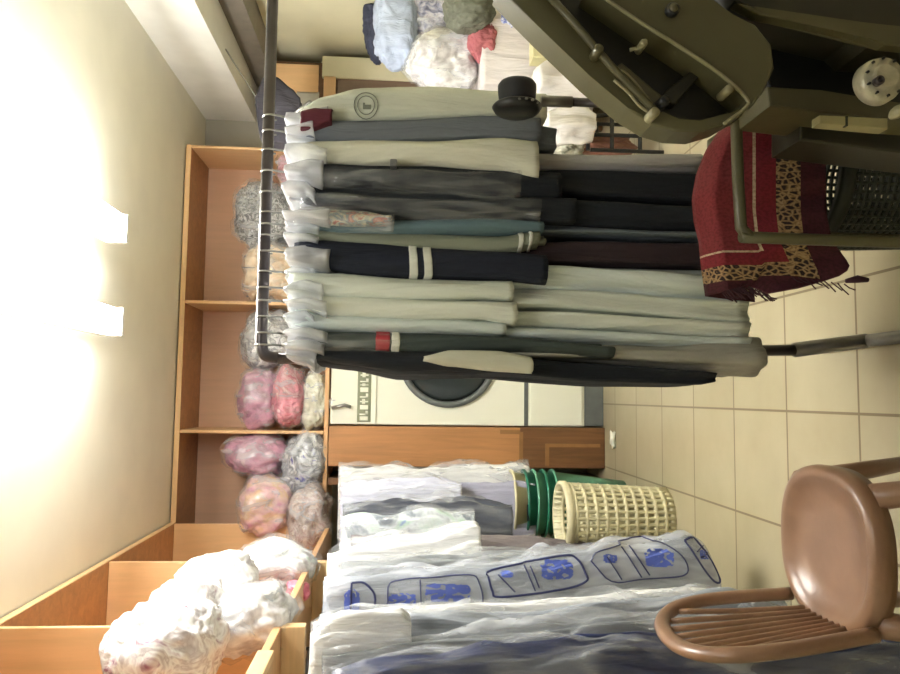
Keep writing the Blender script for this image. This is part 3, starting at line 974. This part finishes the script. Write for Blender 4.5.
bm = bm_new()
blob(bm, tuple(atz(613, 440, .012)), .05, .03, .014, 4, .5, 3)
tag(link('paper_scrap', bm, M_white, smooth=True), 'small crumpled white scrap on the tiles by the post foot', 'paper')

# ------------------------------------------------------------------ brown slatted plastic chair (faces right)
CX0, CX1, CY0, CY1, CZ = -.56, -.165, 1.60, 2.01, .425
ch = thing('plastic_chair', 'brown plastic chair with rounded seat and slatted oval back, empty', 'chair', ((CX0 + CX1) / 2, (CY0 + CY1) / 2, 0))
cx, cy = (CX0 + CX1) / 2, (CY0 + CY1) / 2
hx, hyy = (CX1 - CX0) / 2, (CY1 - CY0) / 2
bm = bm_new()
prof = [(.001, CZ - .034), (.45, CZ - .032), (.68, CZ - .024), (.8, CZ - .008), (.86, CZ + .002), (.93, CZ + .006), (1.0, CZ - .002), (1.02, CZ - .02), (1.0, CZ - .05), (.97, CZ - .05), (.96, CZ - .04), (.001, CZ - .048)]
rings = []
n = 64
for r_, z in prof:
    ring = []
    for k in range(n):
        a = 2 * PI * k / n
        c, s = math.cos(a), math.sin(a)
        ring.append(bm.verts.new((cx + hx * r_ * math.copysign(abs(c) ** .8, c), cy + hyy * r_ * math.copysign(abs(s) ** .8, s), z)))
    rings.append(ring)
for A, B in zip(rings, rings[1:]):
    for k in range(n):
        bm.faces.new((A[k], A[(k + 1) % n], B[(k + 1) % n], B[k]))
link('seat', bm, M_terra, ch, True)
lean = lambda z: -.12 * (z - CZ)
bx0 = CX0 + .05
def bp(y, z):
    return Vector((bx0 + lean(z) - .03 * math.cos((y - cy) / hyy * 1.3), y, z))
ZTOP = .815
arch = [bp(CY0 + .03, CZ - .01), bp(CY0 + .01, .55), bp(CY0 + .005, .66), bp(CY0 + .03, .745), bp(CY0 + .10, .80), bp(cy, ZTOP), bp(CY1 - .10, .80), bp(CY1 - .03, .745), bp(CY1 - .005, .66), bp(CY1 - .01, .55), bp(CY1 - .03, CZ - .01)]
link('back_frame', tube(bm_new(), smooth_path(arch, 6), .017, 14, flat=1.2), M_terra, ch, True)
for k in range(8):
    f = (k - 3.5) / 3.5
    y1_, y0_ = cy + f * hyy * .78, cy + f * hyy * .42
    zt_ = ZTOP - .02 - .06 * abs(f) ** 3
    link('slat', tube(bm_new(), smooth_path([bp(y0_, CZ - .005), bp((y0_ + y1_) / 2, .6), bp(y1_, zt_)], 5), .0075, 8), M_terra, ch, True)
for sx in (-1, 1):
    for sy in (-1, 1):
        a = Vector((cx + sx * hx * .72, cy + sy * hyy * .76, CZ - .03))
        b = Vector((cx + sx * hx * 1.0, cy + sy * hyy * 1.02, 0.0))
        link('leg', tube(bm_new(), [a, a.lerp(b, .5), b], .02, 12, radii=[.032, .026, .018]), M_terra, ch, True)

# ------------------------------------------------------------------ right: covered table with bagged clothes
tb = thing('side_table', 'table under a white sheet against the right wall', 'table', (2.2, 4.6, 0))
ztab = at(482, 60, 4.35).z
txa = at(482, 92, 4.35).x
bxo('tabletop', (txa + .09, XR - .03, 4.42, 5.3, ztab - .04, ztab - .012), M_wood_dark, tb)
for x in (txa + .12, XR - .09):
    for y in (4.46, 5.22):
        bxo('leg', (x, x + .045, y, y + .045, 0, ztab - .04), M_wood_stain, tb)
sh = bm_new()
lo = [(482, 22 - 90, 92), (500, -70, 92), (540, -72, 94), (585, -75, 98), (600, -75, 100)]
loft(sh, lo, 4.33, .5, rows=24, N=96, boxy=.25, folds=22, amp=.018, topr=1)
for v in sh.verts:
    v.co.x = min(v.co.x, XR - .008)
tag(link('table_sheet', sh, C('white sheet', (222, 216, 214), coat=.1), smooth=True), 'white sheet covering the table below the pile of clothes', 'sheet')

GP = 'clothes piled on the covered table'
ztb = ztab
def pile(label, x0, x1, y0, y1, D, hy, mat, seed, film=False, name='folded_clothes', cat='clothes'):
    return bundle(label, x0, x1, y0, y1, D, hy, mat, GP, seed, film=film, name=name, cat=cat)
pile('dark navy cloth at the top of the pile beside the cream wall', 364, 400, -20, 56, 4.74, .1, C('navy pile cloth', (54, 58, 76)), 31)
pile('pale blue shirt on the pile of clothes by the cream wall', 372, 420, -20, 60, 4.58, .12, C('pale blue shirt cloth', (186, 198, 220)), 32)
pile('large bright white bag of clothes at the front of the pile', 406, 484, 18, 82, 4.38, .16, P_white, 33, True, 'laundry_bag', 'bag')
pile('grey patterned cloth in the pile behind the white bag', 408, 462, -30, 34, 4.62, .14, mat_pattern('grey blue print', [(70, 70, 96), (150, 150, 170), (210, 206, 210), (100, 92, 120)], 12), 34, True)
pile('dull red cloth at the lower end of the pile of clothes', 470, 500, 10, 54, 4.3, .1, C('dull red cloth', (168, 96, 100)), 35)
pile('blue and white striped cloth under the press head', 496, 520, -16, 34, 4.32, .1, mat_pattern('blue white stripes', [(50, 80, 180), (236, 238, 244), (60, 90, 190), (240, 240, 244)], 14), 36)
pile('grey green cap-shaped cloth on top of the red and white items', 444, 498, -30, 19, 4.1, .14, C('grey green pile cloth', (98, 100, 86)), 37)

# cream box, crumpled sheets and low trolley in front of the table
tag(boxpx('carton', 533, 552, 26, 57, 4.05, .12, mat_plain('cream card', (214, 208, 160), .6), None), 'small cream carton hanging edge on in front of the white sheet', 'carton')
for k, (x0, x1, y0, y1, D, lab) in enumerate(((536, 600, 60, 100, 4.0, 'crumpled white cloth to the right of the black cap'), (545, 596, 104, 140, 3.9, 'loose white cloth hanging below the black cap, behind its post'))):
    g = thing('draped_cloth', lab, 'cloth', tuple(at(x1, (y0 + y1) / 2, D)), 0)
    link('cloth', loft(bm_new(), [(x0, y0 + 4, y1 - 4), (x0 + 15, y0, y1), (x1 - 12, y0 + 3, y1 - 3), (x1, y0 + 8, y1 - 6)], D, .12, amp=.2, seed=40 + k, crumple=.2, boxy=.8), C('crumpled white cloth', (226, 222, 218)), g, True)
bm = bm_new()
tr = thing('low_trolley', 'black wire trolley frame below the white cloth near the press', 'trolley', tuple(at(640, 130, 4.0)))
for (a, b) in (((572, 118), (640, 112)), ((572, 134), (640, 136)), ((588, 116), (588, 150)), ((612, 100), (612, 150)), ((640, 100), (640, 150)), ((612, 108), (660, 112))):
    tube(bm, [at(a[0], a[1], 4.0), at(b[0], b[1], 4.0)], .012, 8)
link('frame', bm, M_dark, tr)
bm = bm_new()
for x in (at(600, 150, 4.0).x, at(600, 104, 4.0).x):
    for y in (4.0, 4.3):
        tube(bm, [(x, y, at(590, 120, 4.0).z), (x, y, 0)], .012, 8)
for y in (4.0, 4.3):
    tube(bm, [(at(600, 150, 4.0).x, y, .3), (at(600, 104, 4.0).x, y, .3)], .01, 8)
link('leg', bm, M_dark, tr)
q = bundle('reddish brown crushed bag on the low wire trolley', 572, 640, 128, 152, 4.02, .1, mat_plain('red brown leather', (128, 86, 70), .5), None, 44, film=False, cat='bag', name='crushed_bag')
q = bundle('grey green crumpled cloth beside the pale robe, below the white cloth', 556, 590, 122, 154, 3.99, .12, mat_pattern('grey green crumple', [(110, 112, 96), (190, 188, 170), (140, 140, 120)], 10), None, 45, film=False, cat='cloth', name='crumpled_cloth')

# ------------------------------------------------------------------ black cap on a slim post
PY = 1.86
po = thing('cap_stand', 'slim dark steel post that carries the black cap', 'stand', (at(600, 101, PY).x, PY, 0))
p0, p1, p2 = at(541, 101, PY), at(572, 102, PY), at(572, 102, PY)
link('upper_tube', tube(bm_new(), [p0, p1], .0145, 14), M_pipe2, po, True)
link('lower_tube', tube(bm_new(), [Vector((p1.x, PY, p1.z)), Vector((p1.x, PY, .02))], .0115, 14), M_pipe, po, True)
bm = lathe(bm_new(), [(.001, 0), (.07, 0), (.07, .015), (.03, .025), (.001, .026)], p1.x, PY, 32)
link('base', bm, M_dark, po, True)
hatD = PY - .05
hc = at(517, 113, hatD)
hb = thing('black_cap', 'black round cap with a flared brim, its crown turned to the right', 'cap', tuple(hc))
def lathe_x(bm, prof, c, n=40, sz=1.0):
    """profile (radius, dx) spun about the x axis"""
    rings = []
    for r, dx in prof:
        rings.append([bm.verts.new((c.x + dx, c.y + r * math.cos(k * 2 * PI / n), c.z + sz * r * math.sin(k * 2 * PI / n))) for k in range(n)])
    for A, B in zip(rings, rings[1:]):
        for k in range(n):
            bm.faces.new((A[k], A[(k + 1) % n], B[(k + 1) % n], B[k]))
    bm.faces.new(rings[0])
    bm.faces.new(rings[-1])
    return bm
px = 1 / 738.7 * hatD
hc = Vector((hc.x, hatD, hc.z))
link('brim', lathe_x(bm_new(), [(19 * px, -1 * px), (23 * px, 1 * px), (26 * px, 6 * px), (24.5 * px, 8 * px), (19 * px, 10 * px)], hc), M_dark, hb, True)
link('crown', lathe_x(bm_new(), [(19 * px, 9 * px), (19 * px, 14 * px), (20 * px, 24 * px), (20 * px, 29 * px), (18 * px, 32 * px), (10 * px, 34 * px)], hc), mat_plain('black cap felt', (26, 28, 34), .6), hb, True)
bm = bm_new()
for k in range(5):
    a = math.radians(-70 + k * 22)
    cc = Vector((hc.x + 5 * px, hc.y - math.cos(a) * 26 * px, hc.z + math.sin(a) * 26 * px * .7 - 4 * px))
    blob(bm, cc, .003, .003, .004, k, .1, 2)
link('brim_dots', bm, M_steel, hb, label='small grey dots on the brim')

# ------------------------------------------------------------------ steam press
PD = 1.25
sp = thing('steam_press', 'olive enamelled steam press with a long slotted head, close on the right', 'steam press', (.75, 1.5, 0))
# long head: outer shell plate, dark inner tray, ridge bars
shell = [(497, -14), (540, 28), (590, 76), (628, 108), (652, 124), (676, 131), (700, 132), (724, 125), (746, 112), (764, 92), (775, 68), (772, 44), (756, 24), (732, 14), (712, 4), (690, -20)]
bm = prism(bm_new(), shell, PD + .06, .05, .008)
link('head_tray', bm, M_olive2, sp, label='dark olive tray inside the head')
outer = [(497, -14), (540, 28), (590, 76), (628, 108), (652, 124), (676, 131), (700, 132), (724, 125), (746, 112), (742, 106), (722, 118), (700, 124), (678, 122), (656, 112), (620, 78), (600, 56), (575, 28), (540, -14)]
link('outer_band', prism(bm_new(), outer, PD + .015, .07, .006), M_olive, sp)
plate = [(588, -14), (640, 22), (680, 47), (720, 74), (748, 98), (750, 110), (764, 92), (775, 68), (772, 44), (756, 24), (732, 14), (712, 4), (690, -20)]
link('head_plate', prism(bm_new(), plate, PD - .01, .09, .008), M_olive, sp)
ridge = [at(540, -14, PD), at(575, 24, PD), at(597, 50, PD), at(622, 78, PD), at(650, 106, PD), at(656, 112, PD)]
link('ridge_bar', tube(bm_new(), ridge, .007, 10), M_olive, sp, True)
link('edge_bead', tube(bm_new(), smooth_path([at(x, y, PD - .012) for x, y in ((590, -12), (640, 22), (680, 47), (720, 74), (746, 98), (745, 108), (724, 124))], 4), .0035, 8), M_dull, sp, True, label='pale edge bead')
link('inner_arm', prism(bm_new(), [(612, 70), (622, 62), (668, 100), (656, 112)], PD + .02, .04, .005), M_olive, sp)
link('inner_arm', prism(bm_new(), [(660, 102), (664, 92), (694, 68), (702, 74), (676, 104)], PD + .035, .04, .005), M_olive2, sp)
def loop(pts, D, r, mat, name):
    link(name, tube(bm_new(), smooth_path([at(x, y, D) for x, y in pts], 4), r, 8), mat, sp, True)
loop([(655, 108), (632, 90), (620, 78), (618, 72), (624, 72), (636, 84), (652, 104)], PD + .005, .003, M_dull, 'wire_loop')
loop([(652, 114), (640, 106), (628, 92), (614, 80)], PD + .0, .003, M_dull, 'wire_loop')
loop([(556, 48), (566, 62), (580, 72), (592, 76)], PD + .09, .0035, M_dark, 'hose')
loop([(560, 44), (572, 60), (586, 68), (600, 74)], PD + .09, .0035, M_dull, 'hose')
for (x, y, r, m) in ((654, 113, .009, M_dull), (643, 44, .007, M_dull), (598, 50, .009, M_olive), (727, 91, .008, M_dull), (664, 101, .010, M_dark), (672, 10, .012, M_dark), (672, 10, .008, M_olive)):
    c = at(x, y, PD - .015)
    fy = {10: -.012}.get(y, 0)
    d0 = .02 if r != .008 else .024
    link('bolt', disc_y(bm_new(), Vector((c.x, 0, c.z)), [(r, PD + .012), (r, PD - d0), (r * .7, PD - d0 - .004)], 20), m, sp, True)
loop([(630, 50), (640, 47), (646, 40)], PD, .0035, M_dull, 'clip')
# body under the head: posts, black slab painting in the shaded recess
def slab(name, pts, D, th, mat, bev=.006, label=None):
    return link(name, prism(bm_new(), pts, D, th, bev), mat, sp, label=label)
slab('recess_shade', [(755, 20), (770, 8), (960, 30), (960, 104), (880, 104), (770, 88)], 1.42, .1, mat_plain('recess shade black', (14, 17, 16), .5, bump=0), label='black slab standing in for the shaded recess between the posts')
slab('post', [(700, -60), (735, 0), (752, 8), (860, 33), (872, 44), (960, 50), (960, -60)], 1.30, .16, M_olive2)
slab('post_edge', [(736, 2), (752, 6), (862, 22), (960, 30), (960, 52), (885, 44), (862, 34), (760, 14)], 1.275, .03, M_olive, label='lighter olive front edge')
slab('post', [(768, 86), (820, 90), (880, 100), (960, 108), (960, 124), (868, 117), (770, 106)], 1.36, .14, M_olive)
slab('base_housing', [(800, 100), (960, 118), (960, 160), (800, 140)], 1.44, .12, M_olive2)
slab('pedal', [(820, 115), (888, 118), (888, 129), (820, 123)], 1.33, .03, mat_plain('dull cream bar', (160, 152, 110), .5), .003, label='cream bar')
link('pedal_joint', prism(bm_new(), [(846, 116), (848, 116), (848, 126), (846, 126)], 1.328, .01), M_greendark, sp)
# whitish round hub with a nozzle
hc2 = at(890, 74, 1.2)
p_ = 1.2 / 738.7
hub = link('hub', disc_y(bm_new(), hc2, [(20 * p_, 1.255), (25 * p_, 1.245), (25 * p_, 1.228), (22 * p_, 1.212), (16 * p_, 1.214), (13 * p_, 1.206), (12 * p_, 1.206)], 40), mat_plain('worn pale metal', (176, 172, 150), .35, .3, var=.25, scale=40), sp, True, label='pale round hub with holes')
nz = at(880, 80, 1.2)
link('nozzle', disc_y(bm_new(), nz, [(5 * p_, 1.21), (5 * p_, 1.198), (3.5 * p_, 1.196), (3 * p_, 1.2), (2 * p_, 1.203)], 24), M_pipe, hub, True)
bm = bm_new()
for k in range(10):
    a = 2 * PI * k / 10 + .1
    c = Vector((hc2.x + math.cos(a) * 21 * p_, 0, hc2.z + math.sin(a) * 21 * p_))
    disc_y(bm, c, [(1.5 * p_, 1.222), (1.5 * p_, 1.209)], 12)
link('hub_hole', bm, M_dark, hub, label='dark holes round the hub')
kb = at(898, 112, 1.25)
link('side_knob', blob(bm_new(), (kb.x, 1.25, kb.z), 7 * p_, .02, 6 * p_, 6, .05, 3), M_dull, sp, True)
# pedestal down to the floor so the machine stands
a, b = at(900, 60, 1.46), at(900, 0, 1.46)
bxo('pedestal', (a.x + .02, b.x + .25, 1.42, 1.75, 0, at(800, 40, 1.46).z), M_olive2, sp)

# ------------------------------------------------------------------ red rug on a tubular stand, dark green crate
FD = 1.5
st = thing('tubular_stand', 'olive metal tube stand holding up the red patterned rug', 'stand', (.4, 1.6, 0))
lv = [at(737, 100, FD), at(736, 115, FD), at(738, 180, FD), at(741, 228, FD)]
xc = at(745, 236, FD).x
zt3 = lv[-1].z
path = [lv[0], lv[1], lv[2], lv[3], Vector((xc, FD, zt3 - .02)), Vector((xc - .003, FD, zt3 - .06)), Vector((xc - .005, FD, .02))]
link('front_tube', tube(bm_new(), [path[0], path[1], path[2]] + smooth_path(path[3:], 4), .0125, 14), M_olive, st, True)
x_r = lv[0].x
link('front_leg', tube(bm_new(), [lv[0], Vector((x_r, FD, .02))], .0125, 14), M_olive, st, True)
RDY = 1.70
ztr = at(712, 190, 1.66).z - .02
link('rear_tube', tube(bm_new(), [Vector((xc + .05, RDY, .02)), Vector((xc + .05, RDY, ztr - .03)), Vector((xc + .07, RDY, ztr)), Vector((x_r - .02, RDY, ztr)), Vector((x_r, RDY, ztr - .03)), Vector((x_r, RDY, .02))], .0125, 14), M_olive, st, True)
for x in (xc - .004, x_r):
    link('side_bar', tube(bm_new(), [Vector((x, FD, .12)), Vector((x + (.054 if x < x_r else 0), RDY, .12))], .01, 12), M_olive, st, True)

NR = NT('red patterned rug')
uv = NR.n('UVMap')
sepx = NR.n('SeparateXYZ')
NR.l(uv.outputs[0], sepx.inputs[0])
mn = NR.n('Math', operation='MINIMUM')
NR.l(sepx.outputs[0], mn.inputs[0])
NR.l(sepx.outputs[1], mn.inputs[1])
vo = NR.n('TexVoronoi')
vo.inputs['Scale'].default_value = 13
vo.feature = 'DISTANCE_TO_EDGE'
NR.l(uv.outputs[0], vo.inputs['Vector'])
patt = NR.ramp(vo.outputs[0], [(0.0, lin((176, 150, 108))), (.1, lin((150, 122, 84))), (.2, lin((40, 28, 30))), (.36, lin((34, 24, 26))), (.5, lin((140, 112, 78)))])
base = NR.ramp(mn.outputs[0], [(0, lin((70, 22, 34))), (.25, lin((78, 24, 36))), (.251, lin((124, 28, 42))), (.5, lin((124, 28, 42))), (.70, lin((128, 30, 44))), (.701, lin((196, 180, 150))), (.73, lin((196, 180, 150))), (.731, lin((124, 42, 48)))], 'CONSTANT')
r2 = NR.ramp(mn.outputs[0], [(0, (0, 0, 0, 1)), (.251, (1, 1, 1, 1)), (.5, (0, 0, 0, 1))], 'CONSTANT')
mx1 = NR.n('MixRGB')
NR.l(r2, mx1.inputs[0])
NR.l(base, mx1.inputs[1])
NR.l(patt, mx1.inputs[2])
nz1 = NR.noise(uv.outputs[0], 26, 3)
r3 = NR.ramp(nz1, [(.45, (1, 1, 1, 1)), (.6, (.62, .55, .5, 1))])
mx2 = NR.n('MixRGB', blend_type='MULTIPLY')
mx2.inputs[0].default_value = .8
NR.l(mx1.outputs[0], mx2.inputs[1])
NR.l(r3, mx2.inputs[2])
NR.l(mx2.outputs[0], NR.p.inputs['Base Color'])
NR.p.inputs['Roughness'].default_value = .9
NR.bump(nz1, .3, .004)

rg = thing('rug', 'red and maroon patterned rug with cream line and fringe draped over the tube stand', 'rug', (xc, 1.62, .5))
bm = bm_new()
uvl = bm.loops.layers.uv.new('UVMap')
NU, NV = 44, 40
top = [(60, 764), (110, 748), (140, 728), (165, 718), (190, 714), (215, 716), (235, 721), (262, 724), (292, 728)]
bot = [(60, 826), (110, 826), (160, 826), (210, 826), (240, 832), (262, 848), (280, 862), (286, 862), (292, 850)]
def ev(tbl, y):
    for a, b in zip(tbl, tbl[1:]):
        if y <= b[0]:
            return a[1] + (b[1] - a[1]) * (y - a[0]) / (b[0] - a[0])
    return tbl[-1][1]
grid = {}
for i in range(NU + 1):
    y = 60 + (292 - 60) * i / NU
    for j in range(-8, NV + 1):
        xt, xb_ = ev(top, y), ev(bot, y)
        f = max(0, j) / NV
        # the left end hangs in a slanting fold: its lower half swings towards the fringe corner
        x = xt + (xb_ - xt) * f
        yy = y
        if y > 235 and f > .3:
            k_ = (y - 235) / 57
            yy = y - 6 * k_ * math.sin(f * PI)
        if y > 262:
            x_cut = xb_ - (xb_ - 740) * ((y - 262) / 30) ** 2 * .75
            x = xt + (x_cut - xt) * f
        D = 1.62 + .012 * math.sin(y * .09 + f * 3) + .01 * math.sin(y * .21 + f * 5) * f
        p = at(x, yy, D)
        if j < 0:
            t_ = -j / 8
            p = p + Vector((0, .16 * t_, .02 * math.sin(t_ * PI) - .28 * max(0, t_ - .5)))
        # fringe edge distance and lower edge distance in pattern units
        ue = (296 - y) / 62
        ve = max(0, (826 + (ev(bot, y) - 826) * .55 - x) / 100)
        if j < 0:
            ve += -j / 8 * .8
        grid[i, j] = (bm.verts.new(p), (ue, ve))
for i in range(NU):
    for j in range(-8, NV):
        q = [grid[i, j], grid[i + 1, j], grid[i + 1, j + 1], grid[i, j + 1]]
        fc = bm.faces.new([v for v, _ in q])
        for lp, (_, u_) in zip(fc.loops, q):
            lp[uvl].uv = u_
me_rug = link('pile', bm, NR.m, rg, True)
sm = me_rug.modifiers.new('thick', 'SOLIDIFY')
sm.thickness = .006
bm = bm_new()
random.seed(3)
for k in range(34):
    f = k / 33
    a = at(722 + 60 * f, 292 - 2 * f - 4 * math.sin(f * 5), 1.62)
    if f > .75:
        a = at(790 + 60 * (f - .75) * 3.6, 276 + 8 * (f - .75) * 4, 1.62)
    tube(bm, [a, a + Vector((-.012 + random.uniform(-.006, .004), -.004, -.010)), a + Vector((-.018 + random.uniform(-.01, .004), -.004, -.024))], .0016, 5)
m_fr = C('fringe yarn', (60, 30, 40))
tag(link('fringe', bm, m_fr, rg), kind='stuff')
link('corner_tassel', tube(bm_new(), [at(846, 281, 1.61), at(858, 279, 1.61), at(868, 280, 1.61)], .006, 8, radii=[.005, .009, .005]), m_fr, rg, True)

kc = at(860, 185, 1.9)
lattice(kc.x, 1.86, 0, at(812, 180, 1.8).z, .17, .19, 56, 24, .0052, M_greendark, 'crate_basket', 'dark green lattice basket beneath the red rug', 'basket', band=.04)
